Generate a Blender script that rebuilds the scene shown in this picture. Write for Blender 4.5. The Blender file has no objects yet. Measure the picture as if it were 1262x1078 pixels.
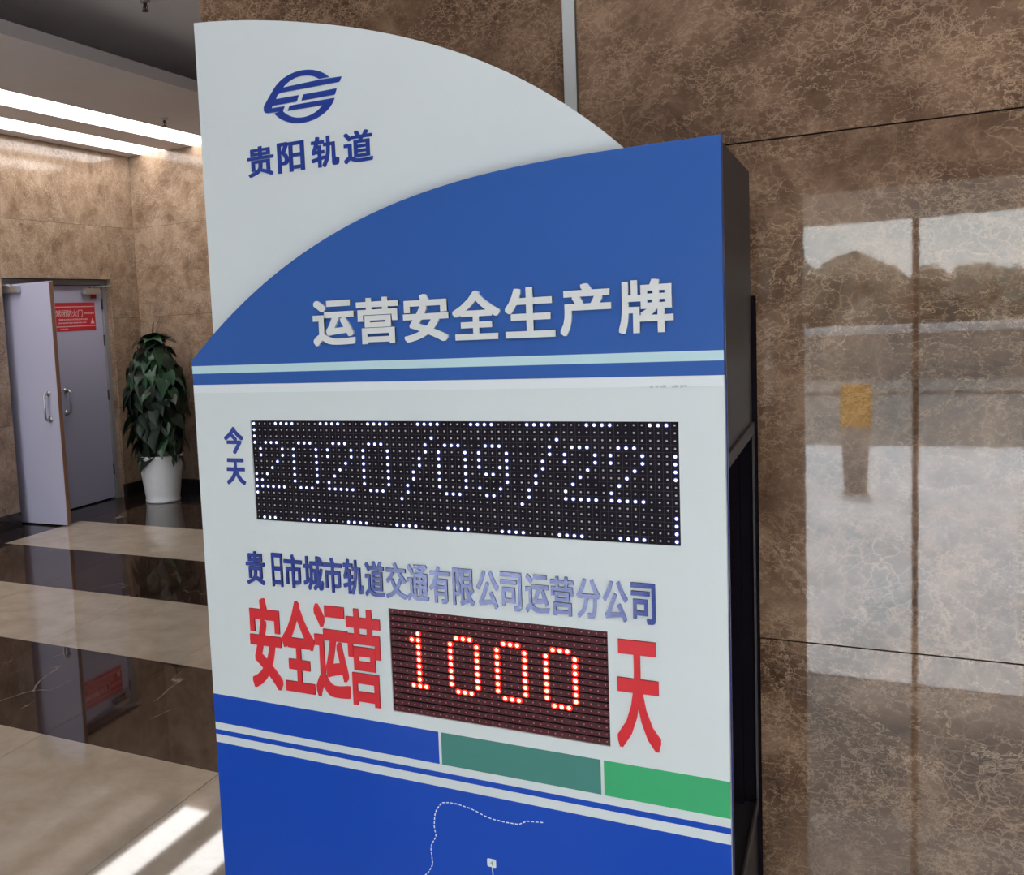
import bpy, bmesh, math, random
import numpy as np
from mathutils import Vector, Matrix

random.seed(7)
scene = bpy.context.scene
COL = scene.collection

# ------------------------------------------------------------------ camera
cam_data = bpy.data.cameras.new('camera')
cam = bpy.data.objects.new('camera', cam_data)
COL.objects.link(cam)
r0 = Vector((0.86702185, 0.49518745, -0.05533991))
r1 = Vector((-0.00256727, -0.10662302, -0.9942962))
r2 = Vector((-0.49826351, 0.8622186, -0.09117321))
cam.matrix_world = Matrix((
    (r0.x, -r1.x, -r2.x, 0.8322),
    (r0.y, -r1.y, -r2.y, -1.3001),
    (r0.z, -r1.z, -r2.z, 1.6),
    (0, 0, 0, 1)))
cam_data.sensor_fit = 'HORIZONTAL'
cam_data.sensor_width = 36
cam_data.lens = 34.308
cam_data.shift_x = 0.20981
cam_data.shift_y = -0.02635
cam_data.clip_start = 0.02
cam_data.clip_end = 200
scene.camera = cam

# ------------------------------------------------------------------ world, sun, exposure
world = bpy.data.worlds.new('sky')
scene.world = world
world.use_nodes = True
wn = world.node_tree.nodes
wl = world.node_tree.links
wn.clear()
w_out = wn.new('ShaderNodeOutputWorld')
w_bg = wn.new('ShaderNodeBackground')
# bright hazy sky: white near the horizon, a little bluer overhead
w_tc = wn.new('ShaderNodeTexCoord')
w_sx = wn.new('ShaderNodeSeparateXYZ')
w_cr = wn.new('ShaderNodeValToRGB')
w_cr.color_ramp.elements[0].position = 0.0
w_cr.color_ramp.elements[0].color = (0.98, 0.985, 1.0, 1)
w_cr.color_ramp.elements[1].position = 0.9
w_cr.color_ramp.elements[1].color = (0.74, 0.86, 1.0, 1)
wl.new(w_tc.outputs['Generated'], w_sx.inputs[0])
wl.new(w_sx.outputs['Z'], w_cr.inputs[0])
wl.new(w_cr.outputs[0], w_bg.inputs['Color'])
w_bg.inputs['Strength'].default_value = 5.5
wl.new(w_bg.outputs[0], w_out.inputs['Surface'])

SUN_EL = 66.0
sun_d = bpy.data.lights.new('sun', 'SUN')
sun_d.energy = 11.0
sun_d.color = (1.0, 0.97, 0.94)
sun_d.angle = math.radians(0.53)
sun = bpy.data.objects.new('sun', sun_d)
COL.objects.link(sun)
e = math.radians(SUN_EL)
sd = Vector((0.045 * math.cos(e), math.cos(e), -math.sin(e))).normalized()
sun.rotation_euler = sd.to_track_quat('-Z', 'Y').to_euler()
sun.location = (0, -20, 10)

scene.view_settings.view_transform = 'Standard'
scene.view_settings.look = 'None'
scene.view_settings.gamma = 1
scene.view_settings.use_curve_mapping = False
scene.view_settings.exposure = 0.06
scene.cycles.max_bounces = 12
scene.cycles.diffuse_bounces = 7
scene.cycles.glossy_bounces = 5
scene.cycles.sample_clamp_indirect = 8.0

# ------------------------------------------------------------------ materials
def s2l(c):
    return tuple(((v / 255) / 12.92 if v / 255 <= 0.04045 else (((v / 255) + 0.055) / 1.055) ** 2.4) for v in c)


def mat(name, rgb, rough=0.5, metal=0.0, spec=0.5, var=0.0, scale=20.0, bump=0.0, bscale=200.0, coat=0.0):
    m = bpy.data.materials.new(name)
    m.use_nodes = True
    nt = m.node_tree
    b = nt.nodes['Principled BSDF']
    b.inputs['Roughness'].default_value = rough
    b.inputs['Metallic'].default_value = metal
    b.inputs['Specular IOR Level'].default_value = spec
    b.inputs['Coat Weight'].default_value = coat
    tc = nt.nodes.new('ShaderNodeTexCoord')
    nz = nt.nodes.new('ShaderNodeTexNoise')
    nz.inputs['Scale'].default_value = scale
    nz.inputs['Detail'].default_value = 4
    nt.links.new(tc.outputs['Object'], nz.inputs['Vector'])
    cr = nt.nodes.new('ShaderNodeValToRGB')
    lo = tuple(c * (1 - var) for c in rgb)
    hi = tuple(min(1, c * (1 + var)) for c in rgb)
    cr.color_ramp.elements[0].position = 0.3
    cr.color_ramp.elements[1].position = 0.7
    cr.color_ramp.elements[0].color = lo + (1,)
    cr.color_ramp.elements[1].color = hi + (1,)
    nt.links.new(nz.outputs['Fac'], cr.inputs[0])
    nt.links.new(cr.outputs[0], b.inputs['Base Color'])
    if bump:
        n2 = nt.nodes.new('ShaderNodeTexNoise')
        n2.inputs['Scale'].default_value = bscale
        nt.links.new(tc.outputs['Object'], n2.inputs['Vector'])
        bp = nt.nodes.new('ShaderNodeBump')
        bp.inputs['Strength'].default_value = bump
        bp.inputs['Distance'].default_value = 0.001
        nt.links.new(n2.outputs['Fac'], bp.inputs['Height'])
        nt.links.new(bp.outputs[0], b.inputs['Normal'])
    return m


def emit(name, rgb, strength):
    m = bpy.data.materials.new(name)
    m.use_nodes = True
    nt = m.node_tree
    nt.nodes.clear()
    o = nt.nodes.new('ShaderNodeOutputMaterial')
    em = nt.nodes.new('ShaderNodeEmission')
    em.inputs[0].default_value = tuple(rgb) + (1,)
    em.inputs[1].default_value = strength
    nt.links.new(em.outputs[0], o.inputs[0])
    return m


def marble(name, dark, mid, light, vein, scale=1.0, rough=0.05, vein_amt=0.8, ior=1.5):
    """brown emperador marble: clouded ground, webs of fine pale veins"""
    m = bpy.data.materials.new(name)
    m.use_nodes = True
    nt = m.node_tree
    N, L = nt.nodes, nt.links
    b = N['Principled BSDF']
    b.inputs['Roughness'].default_value = rough
    b.inputs['IOR'].default_value = ior
    tc = N.new('ShaderNodeTexCoord')
    oi = N.new('ShaderNodeObjectInfo')
    off = N.new('ShaderNodeVectorMath'); off.operation = 'MULTIPLY_ADD'
    cb = N.new('ShaderNodeCombineXYZ')
    for i in range(3):
        L.new(oi.outputs['Random'], cb.inputs[i])
    off.inputs[1].default_value = (7.0, 5.0, 9.0)
    L.new(cb.outputs[0], off.inputs[0])
    L.new(tc.outputs['Object'], off.inputs[2])
    # warp
    wz = N.new('ShaderNodeTexNoise'); wz.inputs['Scale'].default_value = 4.5 * scale; wz.inputs['Detail'].default_value = 6
    L.new(off.outputs[0], wz.inputs['Vector'])
    wm = N.new('ShaderNodeVectorMath'); wm.operation = 'MULTIPLY_ADD'
    wm.inputs[1].default_value = (0.16 / scale,) * 3
    L.new(wz.outputs['Color'], wm.inputs[0]); L.new(off.outputs[0], wm.inputs[2])
    wz2 = N.new('ShaderNodeTexNoise'); wz2.inputs['Scale'].default_value = 28 * scale; wz2.inputs['Detail'].default_value = 5
    L.new(off.outputs[0], wz2.inputs['Vector'])
    wm2 = N.new('ShaderNodeVectorMath'); wm2.operation = 'MULTIPLY_ADD'
    wm2.inputs[1].default_value = (0.035 / scale,) * 3
    L.new(wz2.outputs['Color'], wm2.inputs[0]); L.new(wm.outputs[0], wm2.inputs[2])
    # ground clouds
    c1 = N.new('ShaderNodeTexNoise'); c1.inputs['Scale'].default_value = 6.0 * scale; c1.inputs['Detail'].default_value = 10; c1.inputs['Roughness'].default_value = 0.68
    L.new(wm.outputs[0], c1.inputs['Vector'])
    r1_ = N.new('ShaderNodeValToRGB')
    el = r1_.color_ramp.elements
    el[0].position = 0.36; el[0].color = tuple(dark) + (1,)
    el[1].position = 0.66; el[1].color = tuple(light) + (1,)
    k = el.new(0.5); k.color = tuple(mid) + (1,)
    L.new(c1.outputs['Fac'], r1_.inputs[0])

    def ridge(sc, width, src, detail, lo_mask, mscale, gain, seed):
        """thin crooked threads where a detailed noise crosses its middle value, broken up by a mask"""
        mp = N.new('ShaderNodeMapping'); mp.inputs['Location'].default_value = (seed, seed * 1.7, -seed)
        mp.inputs['Rotation'].default_value = (0, 0.35, 0)
        mp.inputs['Scale'].default_value = (0.8, 1.0, 1.25)
        L.new(src, mp.inputs['Vector'])
        v = N.new('ShaderNodeTexNoise'); v.inputs['Scale'].default_value = sc * scale; v.inputs['Detail'].default_value = detail
        v.inputs['Roughness'].default_value = 0.62
        L.new(mp.outputs[0], v.inputs['Vector'])
        sb = N.new('ShaderNodeMath'); sb.operation = 'SUBTRACT'; sb.inputs[1].default_value = 0.5
        L.new(v.outputs['Fac'], sb.inputs[0])
        ab = N.new('ShaderNodeMath'); ab.operation = 'ABSOLUTE'
        L.new(sb.outputs[0], ab.inputs[0])
        mr = N.new('ShaderNodeMapRange')
        mr.inputs['From Max'].default_value = width
        mr.inputs['To Min'].default_value = gain
        mr.inputs['To Max'].default_value = 0.0
        L.new(ab.outputs[0], mr.inputs['Value'])
        n = N.new('ShaderNodeTexNoise'); n.inputs['Scale'].default_value = mscale * scale; n.inputs['Detail'].default_value = 5
        L.new(mp.outputs[0], n.inputs['Vector'])
        m2 = N.new('ShaderNodeMapRange')
        m2.inputs['From Min'].default_value = lo_mask
        m2.inputs['From Max'].default_value = lo_mask + 0.2
        L.new(n.outputs['Fac'], m2.inputs['Value'])
        mu = N.new('ShaderNodeMath'); mu.operation = 'MULTIPLY'
        L.new(mr.outputs[0], mu.inputs[0]); L.new(m2.outputs[0], mu.inputs[1])
        return mu.outputs[0]

    def web(sc, width, src, lo_mask, seed, gain):
        v = N.new('ShaderNodeTexVoronoi'); v.feature = 'DISTANCE_TO_EDGE'
        v.inputs['Scale'].default_value = sc * scale
        L.new(src, v.inputs['Vector'])
        mr = N.new('ShaderNodeMapRange')
        mr.inputs['From Max'].default_value = width
        mr.inputs['To Min'].default_value = gain
        mr.inputs['To Max'].default_value = 0.0
        L.new(v.outputs['Distance'], mr.inputs['Value'])
        n = N.new('ShaderNodeTexNoise'); n.inputs['Scale'].default_value = seed * scale; n.inputs['Detail'].default_value = 5
        L.new(wm.outputs[0], n.inputs['Vector'])
        m2 = N.new('ShaderNodeMapRange')
        m2.inputs['From Min'].default_value = lo_mask
        m2.inputs['From Max'].default_value = lo_mask + 0.16
        L.new(n.outputs['Fac'], m2.inputs['Value'])
        mu = N.new('ShaderNodeMath'); mu.operation = 'MULTIPLY'
        L.new(mr.outputs[0], mu.inputs[0]); L.new(m2.outputs[0], mu.inputs[1])
        return mu.outputs[0]
    layers = [ridge(7.0, 0.009, wm2.outputs[0], 7, 0.38, 2.5, 1.0, 1.3),
              ridge(17.0, 0.014, off.outputs[0], 6, 0.40, 4.0, 0.85, 4.1),
              ridge(42.0, 0.026, off.outputs[0], 5, 0.36, 6.0, 0.7, 7.7),
              web(26.0, 0.05, wm2.outputs[0], 0.46, 4.0, 0.7)]
    cur = layers[0]
    for l_ in layers[1:]:
        mx_ = N.new('ShaderNodeMath'); mx_.operation = 'MAXIMUM'
        L.new(cur, mx_.inputs[0]); L.new(l_, mx_.inputs[1])
        cur = mx_.outputs[0]
    am = N.new('ShaderNodeMath'); am.operation = 'MULTIPLY'; am.inputs[1].default_value = vein_amt
    L.new(cur, am.inputs[0])
    mix = N.new('ShaderNodeMixRGB')
    L.new(am.outputs[0], mix.inputs[0])
    L.new(r1_.outputs[0], mix.inputs[1])
    mix.inputs[2].default_value = tuple(vein) + (1,)
    L.new(mix.outputs[0], b.inputs['Base Color'])
    # faint surface waviness so reflections break up slightly
    bz = N.new('ShaderNodeTexNoise'); bz.inputs['Scale'].default_value = 90; bz.inputs['Detail'].default_value = 3
    L.new(tc.outputs['Object'], bz.inputs['Vector'])
    bp = N.new('ShaderNodeBump'); bp.inputs['Strength'].default_value = 0.012; bp.inputs['Distance'].default_value = 0.001
    L.new(bz.outputs['Fac'], bp.inputs['Height']); L.new(bp.outputs[0], b.inputs['Normal'])
    return m


M_wall = marble('brown_marble', (0.085, 0.044, 0.025), (0.165, 0.094, 0.056), (0.30, 0.182, 0.115), (0.72, 0.49, 0.32), 1.35, 0.02, 0.60, 1.75)
M_wall_far = marble('lit_brown_marble', (0.20, 0.125, 0.08), (0.30, 0.20, 0.13), (0.42, 0.30, 0.21), (0.70, 0.58, 0.47), 0.9, 0.12, 0.55)  # same brown marble as the near wall, its stronger lighting put into the colour
M_base = marble('black_marble', (0.012, 0.009, 0.009), (0.018, 0.013, 0.013), (0.03, 0.022, 0.02), (0.12, 0.10, 0.09), 0.5, 0.08, 0.15)
M_tile_dark = marble('dark_brown_marble', (0.022, 0.013, 0.010), (0.034, 0.020, 0.015), (0.055, 0.034, 0.026), (0.30, 0.24, 0.19), 0.35, 0.03, 0.0, 1.5)
M_tile_light = marble('beige_marble', (0.38, 0.305, 0.24), (0.43, 0.355, 0.285), (0.48, 0.405, 0.33), (0.56, 0.49, 0.41), 0.8, 0.035, 0.10, 1.7)


def add_streaks(m, col, amt):
    """sparse, short pale streaks in the dark floor marble"""
    nt = m.node_tree; N, L = nt.nodes, nt.links
    b = N['Principled BSDF']
    src = b.inputs['Base Color'].links[0].from_socket
    tc = N.new('ShaderNodeTexCoord')
    mp = N.new('ShaderNodeMapping'); mp.inputs['Rotation'].default_value = (0, 0, 0.55); mp.inputs['Scale'].default_value = (1.0, 0.28, 1)
    L.new(tc.outputs['Object'], mp.inputs['Vector'])
    wz = N.new('ShaderNodeTexNoise'); wz.inputs['Scale'].default_value = 6; wz.inputs['Detail'].default_value = 6
    L.new(mp.outputs[0], wz.inputs['Vector'])
    wm = N.new('ShaderNodeVectorMath'); wm.operation = 'MULTIPLY_ADD'; wm.inputs[1].default_value = (0.13,) * 3
    L.new(wz.outputs['Color'], wm.inputs[0]); L.new(mp.outputs[0], wm.inputs[2])
    v = N.new('ShaderNodeTexVoronoi'); v.feature = 'DISTANCE_TO_EDGE'; v.inputs['Scale'].default_value = 4.0
    L.new(wm.outputs[0], v.inputs['Vector'])
    mr = N.new('ShaderNodeMapRange'); mr.inputs['From Max'].default_value = 0.013; mr.inputs['To Min'].default_value = 1; mr.inputs['To Max'].default_value = 0
    L.new(v.outputs['Distance'], mr.inputs['Value'])
    n = N.new('ShaderNodeTexNoise'); n.inputs['Scale'].default_value = 3.5; n.inputs['Detail'].default_value = 6
    L.new(tc.outputs['Object'], n.inputs['Vector'])
    m2 = N.new('ShaderNodeMapRange'); m2.inputs['From Min'].default_value = 0.53; m2.inputs['From Max'].default_value = 0.62
    L.new(n.outputs['Fac'], m2.inputs['Value'])
    mu = N.new('ShaderNodeMath'); mu.operation = 'MULTIPLY'
    L.new(mr.outputs[0], mu.inputs[0]); L.new(m2.outputs[0], mu.inputs[1])
    mu2 = N.new('ShaderNodeMath'); mu2.operation = 'MULTIPLY'; mu2.inputs[1].default_value = amt
    L.new(mu.outputs[0], mu2.inputs[0])
    mix = N.new('ShaderNodeMixRGB'); mix.inputs[2].default_value = tuple(col) + (1,)
    L.new(mu2.outputs[0], mix.inputs[0]); L.new(src, mix.inputs[1]); L.new(mix.outputs[0], b.inputs['Base Color'])


add_streaks(M_tile_dark, (0.40, 0.32, 0.27), 0.7)

M_grout = mat('dark_grout', (0.02, 0.015, 0.012), 0.9, var=0.1)
M_plaster = mat('grey_white_plaster', (0.80, 0.765, 0.775), 0.75, var=0.02, scale=3)
M_plaster_up = mat('upper_plaster', (0.88, 0.85, 0.86), 0.8, var=0.02, scale=3)
M_wallpaint = mat('pale_wall_paint', (0.60, 0.59, 0.58), 0.7, var=0.03, scale=2)
M_light = emit('ceiling_light_diffuser', (1.0, 0.97, 0.95), 6.6)
M_fill_pane = emit('fill_pane_glow', (0.95, 0.97, 1.0), 7.5)  # emission of the added panels that light the board from the front
M_white = mat('white_board_film', s2l((222, 228, 228)), 0.42, spec=0.35, var=0.01, scale=8)
M_white2 = mat('white_strip_film', s2l((232, 238, 240)), 0.4, spec=0.35, var=0.01, scale=8)
M_pale = mat('pale_aqua_film', s2l((196, 226, 232)), 0.4, spec=0.4, var=0.01)
M_blue = mat('blue_film', s2l((46, 94, 172)), 0.42, spec=0.3, var=0.02, scale=5)
M_blue_low = mat('deep_blue_film', s2l((24, 78, 190)), 0.24, spec=0.5, var=0.02, scale=5)
M_teal = mat('teal_film', s2l((72, 138, 128)), 0.35, spec=0.5, var=0.02)
M_green = mat('green_film', s2l((62, 178, 116)), 0.4, spec=0.4, var=0.02)
M_edge = mat('navy_edge', s2l((18, 34, 110)), 0.3, spec=0.5, var=0.02)
M_cab = mat('charcoal_painted_metal', (0.030, 0.026, 0.028), 0.5, spec=0.3, var=0.05, scale=6)
M_cab_frame = mat('grey_painted_frame', (0.060, 0.052, 0.052), 0.5, spec=0.3, var=0.05)
M_void = mat('dark_recess', (0.010, 0.008, 0.011), 0.7, spec=0.0, var=0.1)
M_letter_white = mat('white_acrylic', s2l((226, 228, 226)), 0.35, var=0.01)
M_letter_blue = mat('blue_acrylic', s2l((30, 60, 158)), 0.14, var=0.02)
M_letter_blue.node_tree.nodes['Principled BSDF'].inputs['IOR'].default_value = 2.2
M_logo_blue = mat('logo_blue_film', s2l((26, 58, 150)), 0.4, var=0.02)
M_letter_red = mat('red_acrylic', s2l((226, 50, 58)), 0.25, spec=0.45, var=0.02)
M_led_black = mat('black_led_mask', (0.012, 0.009, 0.015), 0.6, spec=0.12, var=0.2, scale=300)
M_led_maroon = mat('red_glow_led_mask', (0.095, 0.028, 0.032), 0.6, spec=0.2, var=0.2, scale=300)  # red glow of the lit LEDs mixed into the mask colour
M_led_off = mat('unlit_led_lens', s2l((205, 195, 190)), 0.3, var=0.1, scale=400)
M_led_off_red = mat('unlit_red_led_lens', s2l((215, 120, 128)), 0.3, var=0.1, scale=400)
M_led_white = emit('lit_white_led', (0.86, 0.90, 1.0), 2.6)
M_led_white_halo = emit('white_led_halo', (0.09, 0.10, 0.38), 1.0)  # bluish halo around lit LEDs, built as a glowing disc
M_led_red = emit('lit_red_led', (1.0, 0.42, 0.22), 4.5)
M_led_red_halo = emit('red_led_halo', (1.0, 0.02, 0.015), 1.8)  # red bloom around lit LEDs, built as a glowing disc
M_door = mat('daylight_tinted_door', s2l((186, 185, 210)), 0.38, var=0.015, scale=2)  # bluish tint of the daylight put into the door colour
M_frame = mat('grey_steel_frame', s2l((150, 148, 152)), 0.35, var=0.03)
M_wood_edge = mat('brown_door_edge', s2l((150, 112, 92)), 0.5, var=0.06)
M_steel = mat('brushed_steel', (0.55, 0.55, 0.56), 0.3, metal=0.9, var=0.05)
M_dark_metal = mat('dark_metal', (0.08, 0.07, 0.07), 0.4, metal=0.5, var=0.05)
M_red_sign = mat('red_sign_sheet', s2l((205, 38, 52)), 0.45, var=0.03)
M_sign_white = mat('sign_print_white', s2l((225, 190, 195)), 0.5, var=0.02)
M_pot = mat('white_glazed_pot', s2l((240, 240, 244)), 0.28, var=0.02)
M_soil = mat('dark_soil', (0.03, 0.022, 0.016), 0.95, var=0.3, scale=60)
M_leaf = mat('dark_green_leaf', (0.010, 0.021, 0.012), 0.45, spec=0.4, var=0.35, scale=14)
M_leaf2 = mat('mid_green_leaf', (0.028, 0.075, 0.038), 0.38, spec=0.5, var=0.3, scale=14)
M_stem = mat('brown_coir_pole', (0.05, 0.035, 0.02), 0.9, var=0.3, scale=60)
M_duct = mat('silver_grey_duct', s2l((196, 198, 198)), 0.35, metal=0.25, var=0.03, scale=4)
M_duct_side = mat('dark_duct_side', s2l((92, 84, 72)), 0.5, var=0.05)
M_alu_light = mat('light_aluminium', (0.80, 0.78, 0.76), 0.5, metal=0.0, var=0.05)
M_header = emit('header_glow', (0.95, 0.90, 0.82), 0.9)  # daylight on the header panel put in as its own glow
M_alu = mat('dark_aluminium', (0.10, 0.09, 0.085), 0.4, metal=0.4, var=0.05)
M_pave = mat('pale_paving', (0.66, 0.64, 0.66), 0.8, var=0.12, scale=1.3)
M_road = mat('asphalt', (0.20, 0.19, 0.18), 0.9, var=0.2, scale=6)
M_hedge = mat('hazy_hedge_foliage', (0.17, 0.16, 0.125), 0.9, var=0.6, scale=2.5)  # reddish-grey haze put into the foliage colour
M_yellow = mat('yellow_notice', s2l((225, 165, 60)), 0.6, var=0.05)
M_stone = mat('grey_kerb_stone', (0.35, 0.32, 0.29), 0.8, var=0.1, scale=5)


def glass(name, tint):
    m = bpy.data.materials.new(name)
    m.use_nodes = True
    nt = m.node_tree
    nt.nodes.clear()
    o = nt.nodes.new('ShaderNodeOutputMaterial')
    t = nt.nodes.new('ShaderNodeBsdfTransparent'); t.inputs[0].default_value = tint + (1,)
    g = nt.nodes.new('ShaderNodeBsdfGlossy'); g.inputs['Roughness'].default_value = 0.0
    f = nt.nodes.new('ShaderNodeFresnel'); f.inputs[0].default_value = 1.45
    mx = nt.nodes.new('ShaderNodeMixShader')
    nt.links.new(f.outputs[0], mx.inputs[0]); nt.links.new(t.outputs[0], mx.inputs[1]); nt.links.new(g.outputs[0], mx.inputs[2])
    nt.links.new(mx.outputs[0], o.inputs[0])
    return m


M_glass = glass('clear_glass', (0.93, 0.96, 0.95))
M_glass_tint = glass('tinted_glass', (0.70, 0.73, 0.74))


# ------------------------------------------------------------------ helpers
def link(name, me, m, parent=None, loc=None):
    o = bpy.data.objects.new(name, me)
    if m is not None:
        me.materials.clear()
        for mm in (m if isinstance(m, (list, tuple)) else [m]):
            me.materials.append(mm)
    COL.objects.link(o)
    if parent is not None:
        o.parent = parent
    if loc is not None:
        o.location = loc
    return o


def bm_obj(name, bm, m, parent=None, loc=None, smooth=False):
    me = bpy.data.meshes.new(name)
    bm.normal_update()
    bm.to_mesh(me)
    bm.free()
    if smooth:
        for p in me.polygons:
            p.use_smooth = True
    return link(name, me, m, parent, loc)


def bx(bm, x0, x1, y0, y1, z0, z1, bevel=0.0):
    vs = [bm.verts.new((x, y, z)) for x in (x0, x1) for y in (y0, y1) for z in (z0, z1)]
    idx = [(0, 1, 3, 2), (4, 6, 7, 5), (0, 4, 5, 1), (2, 3, 7, 6), (0, 2, 6, 4), (1, 5, 7, 3)]
    fs = [bm.faces.new([vs[i] for i in q]) for q in idx]
    if bevel:
        es = list({ed for f in fs for ed in f.edges})
        bmesh.ops.bevel(bm, geom=es, offset=bevel, segments=2, affect='EDGES', profile=0.5)


def box(name, x0, x1, y0, y1, z0, z1, m, parent=None, bevel=0.0):
    bm = bmesh.new()
    bx(bm, x0, x1, y0, y1, z0, z1, bevel)
    o = bm_obj(name, bm, m, parent)
    bmf = o.data
    return o


def prism(bm, pts, y0, y1):
    """polygon in xz extruded from y0 (front) to y1"""
    a = [bm.verts.new((x, y0, z)) for x, z in pts]
    b = [bm.verts.new((x, y1, z)) for x, z in pts]
    bm.faces.new(a)
    bm.faces.new(b[::-1])
    n = len(pts)
    for i in range(n):
        bm.faces.new((a[i], b[i], b[(i + 1) % n], a[(i + 1) % n]))
    bmesh.ops.recalc_face_normals(bm, faces=bm.faces)


def lathe(bm, prof, segs=32, cx=0, cy=0):
    rings = []
    for r, z in prof:
        rings.append([bm.verts.new((cx + r * math.cos(2 * math.pi * i / segs), cy + r * math.sin(2 * math.pi * i / segs), z)) for i in range(segs)])
    for a, b in zip(rings, rings[1:]):
        for i in range(segs):
            j = (i + 1) % segs
            bm.faces.new((a[i], a[j], b[j], b[i]))
    bm.faces.new(rings[0][::-1])
    bm.faces.new(rings[-1])
    bmesh.ops.recalc_face_normals(bm, faces=bm.faces)


def tube(bm, pts, r, segs=8):
    pts = [Vector(p) for p in pts]
    rings = []
    for i, p in enumerate(pts):
        d = (pts[min(i + 1, len(pts) - 1)] - pts[max(i - 1, 0)]).normalized()
        u = d.orthogonal().normalized() if i == 0 else (rings_u - d * rings_u.dot(d)).normalized()
        rings_u = u
        v = d.cross(u)
        rings.append([bm.verts.new(p + r * (math.cos(2 * math.pi * k / segs) * u + math.sin(2 * math.pi * k / segs) * v)) for k in range(segs)])
    for a, b in zip(rings, rings[1:]):
        for i in range(segs):
            j = (i + 1) % segs
            bm.faces.new((a[i], a[j], b[j], b[i]))
    bm.faces.new(rings[0][::-1])
    bm.faces.new(rings[-1])
    bmesh.ops.recalc_face_normals(bm, faces=bm.faces)


def empty(name, loc=(0, 0, 0), label=None, cat=None, group=None, kind=None):
    o = bpy.data.objects.new(name, None)
    o.empty_display_size = 0.1
    COL.objects.link(o)
    o.location = loc
    return tag(o, label, cat, group, kind)


def tag(o, label=None, cat=None, group=None, kind=None):
    if label: o['label'] = label
    if cat: o['category'] = cat
    if group: o['group'] = group
    if kind: o['kind'] = kind
    return o


def keep(parent, o):
    """parent o (built in world coordinates) under parent and cancel the parent's offset"""
    o.parent = parent
    o.location = -Vector(parent.location)
    return o


def plate(name, outline, holes, y0, y1, m, parent=None):
    """flat plate in the xz plane with rectangular holes, front at y0, back at y1"""
    cu = bpy.data.curves.new(name, 'CURVE')
    cu.dimensions = '2D'
    cu.fill_mode = 'BOTH'
    for ring in [outline] + holes:
        s = cu.splines.new('POLY')
        s.points.add(len(ring) - 1)
        for p, (x, z) in zip(s.points, ring):
            p.co = (x, z, 0, 1)
        s.use_cyclic_u = True
    cu.extrude = (y1 - y0) / 2
    tmp = bpy.data.objects.new('tmp', cu)
    COL.objects.link(tmp)
    dg = bpy.context.evaluated_depsgraph_get()
    me = bpy.data.meshes.new_from_object(tmp.evaluated_get(dg))
    bpy.data.objects.remove(tmp)
    yc = (y0 + y1) / 2
    for v in me.vertices:
        x, z, d = v.co
        v.co = (x, yc - d, z)
    me.name = name
    return link(name, me, m, parent)


_glyphs = {}


def glyph(ch, bold):
    """unit-box mesh of one glyph; the strokes are thickened with shifted copies of the outline"""
    key = (ch, bold)
    if key not in _glyphs:
        cu = bpy.data.curves.new('g', 'FONT')
        cu.body = ch
        cu.size = 1
        cu.extrude = 0.5
        cu.resolution_u = 3
        tmp = bpy.data.objects.new('tmp', cu)
        COL.objects.link(tmp)
        dg = bpy.context.evaluated_depsgraph_get()
        me = bpy.data.meshes.new_from_object(tmp.evaluated_get(dg))
        co = np.empty(len(me.vertices) * 3)
        me.vertices.foreach_get('co', co)
        co = co.reshape(-1, 3)
        polys = [tuple(p.vertices) for p in me.polygons]
        bpy.data.objects.remove(tmp)
        bpy.data.meshes.remove(me)
        if bold:
            n = len(co)
            allc, allp = [], []
            bxy = bold if isinstance(bold, tuple) else (bold, bold)
            q = (-1, -.5, 0, .5, 1)
            shifts = [(0, 0)] + [(i * bxy[0], j * bxy[1]) for i in q for j in q if max(abs(i), abs(j)) == 1]
            for k, (dx, dy) in enumerate(shifts):
                allc.append(co * (1, 1, 1 - 0.002 * k) + (dx, dy, 0))
                allp += [tuple(v + k * n for v in p) for p in polys]
            co, polys = np.concatenate(allc), allp
        mn, mxx = co.min(0), co.max(0)
        _glyphs[key] = ((co - mn) / np.maximum(mxx - mn, 1e-6), polys)
    return _glyphs[key]


def char(ch, x0, x1, z0, z1, y0, y1, m, parent, name='character', bold=0.022, skew=0.0):
    """one raised character filling the box x0..x1, z0..z1; front at y0, back at y1"""
    co, polys = glyph(ch, bold)
    vs = [(x0 + (x1 - x0) * c[0] + skew * (c[1] - .5), y1 + (y0 - y1) * c[2], z0 + (z1 - z0) * c[1]) for c in co]
    me = bpy.data.meshes.new(name)
    me.from_pydata(vs, [], polys)
    return link(name, me, m, parent)


# ================================================================== SETTING
XL, YB, ZC = -5.305, 6.32, 3.274          # left wall, back wall, soffit height
YW = 0.45                                   # marble wall behind the board
YF = -2.30                                  # inner face of the entrance wall
XW0 = -0.36                                 # free left end of the marble wall
XR = 3.6
ZUP = 3.62
G = 0.0012

# ---- floor
floor = box('floor', XL - 0.6, XR, -2.31, YB + 0.3, -0.12, -0.02, M_grout)
tag(floor, kind='structure')
P = 0.86
ystart = 1.45 - 5 * P
light_first = True
xj = -1.16
xs = []
x = xj
while x > -4.95: x -= P
x = max(x, -4.95)
edges_x = [-4.95] + [xj + P * i for i in range(-4, 6) if -4.95 + 0.1 < xj + P * i < XR - 0.1] + [XR]
for i in range(0, 10):
    y0 = ystart + P * i
    y1 = y0 + P
    y0c, y1c = max(y0, -2.30), min(y1, 5.76)
    if y1c <= y0c: continue
    lightrow = (i % 2 == 0)
    for a, b_ in zip(edges_x, edges_x[1:]):
        if a > XW0 and y0c > YW + 0.1: continue
        o = box('light_tile' if lightrow else 'dark_tile', a + G, b_ - G, y0c + G, y1c - G, -0.02, 0.0,
                M_tile_light if lightrow else M_tile_dark, floor)
for k in range(11):
    a = -3.1 + k * P
    box('border_tile', XL - 0.25, -4.95 - G, a + G, min(a + P, YB) - G, -0.02, 0.0, M_base, floor)
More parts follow.
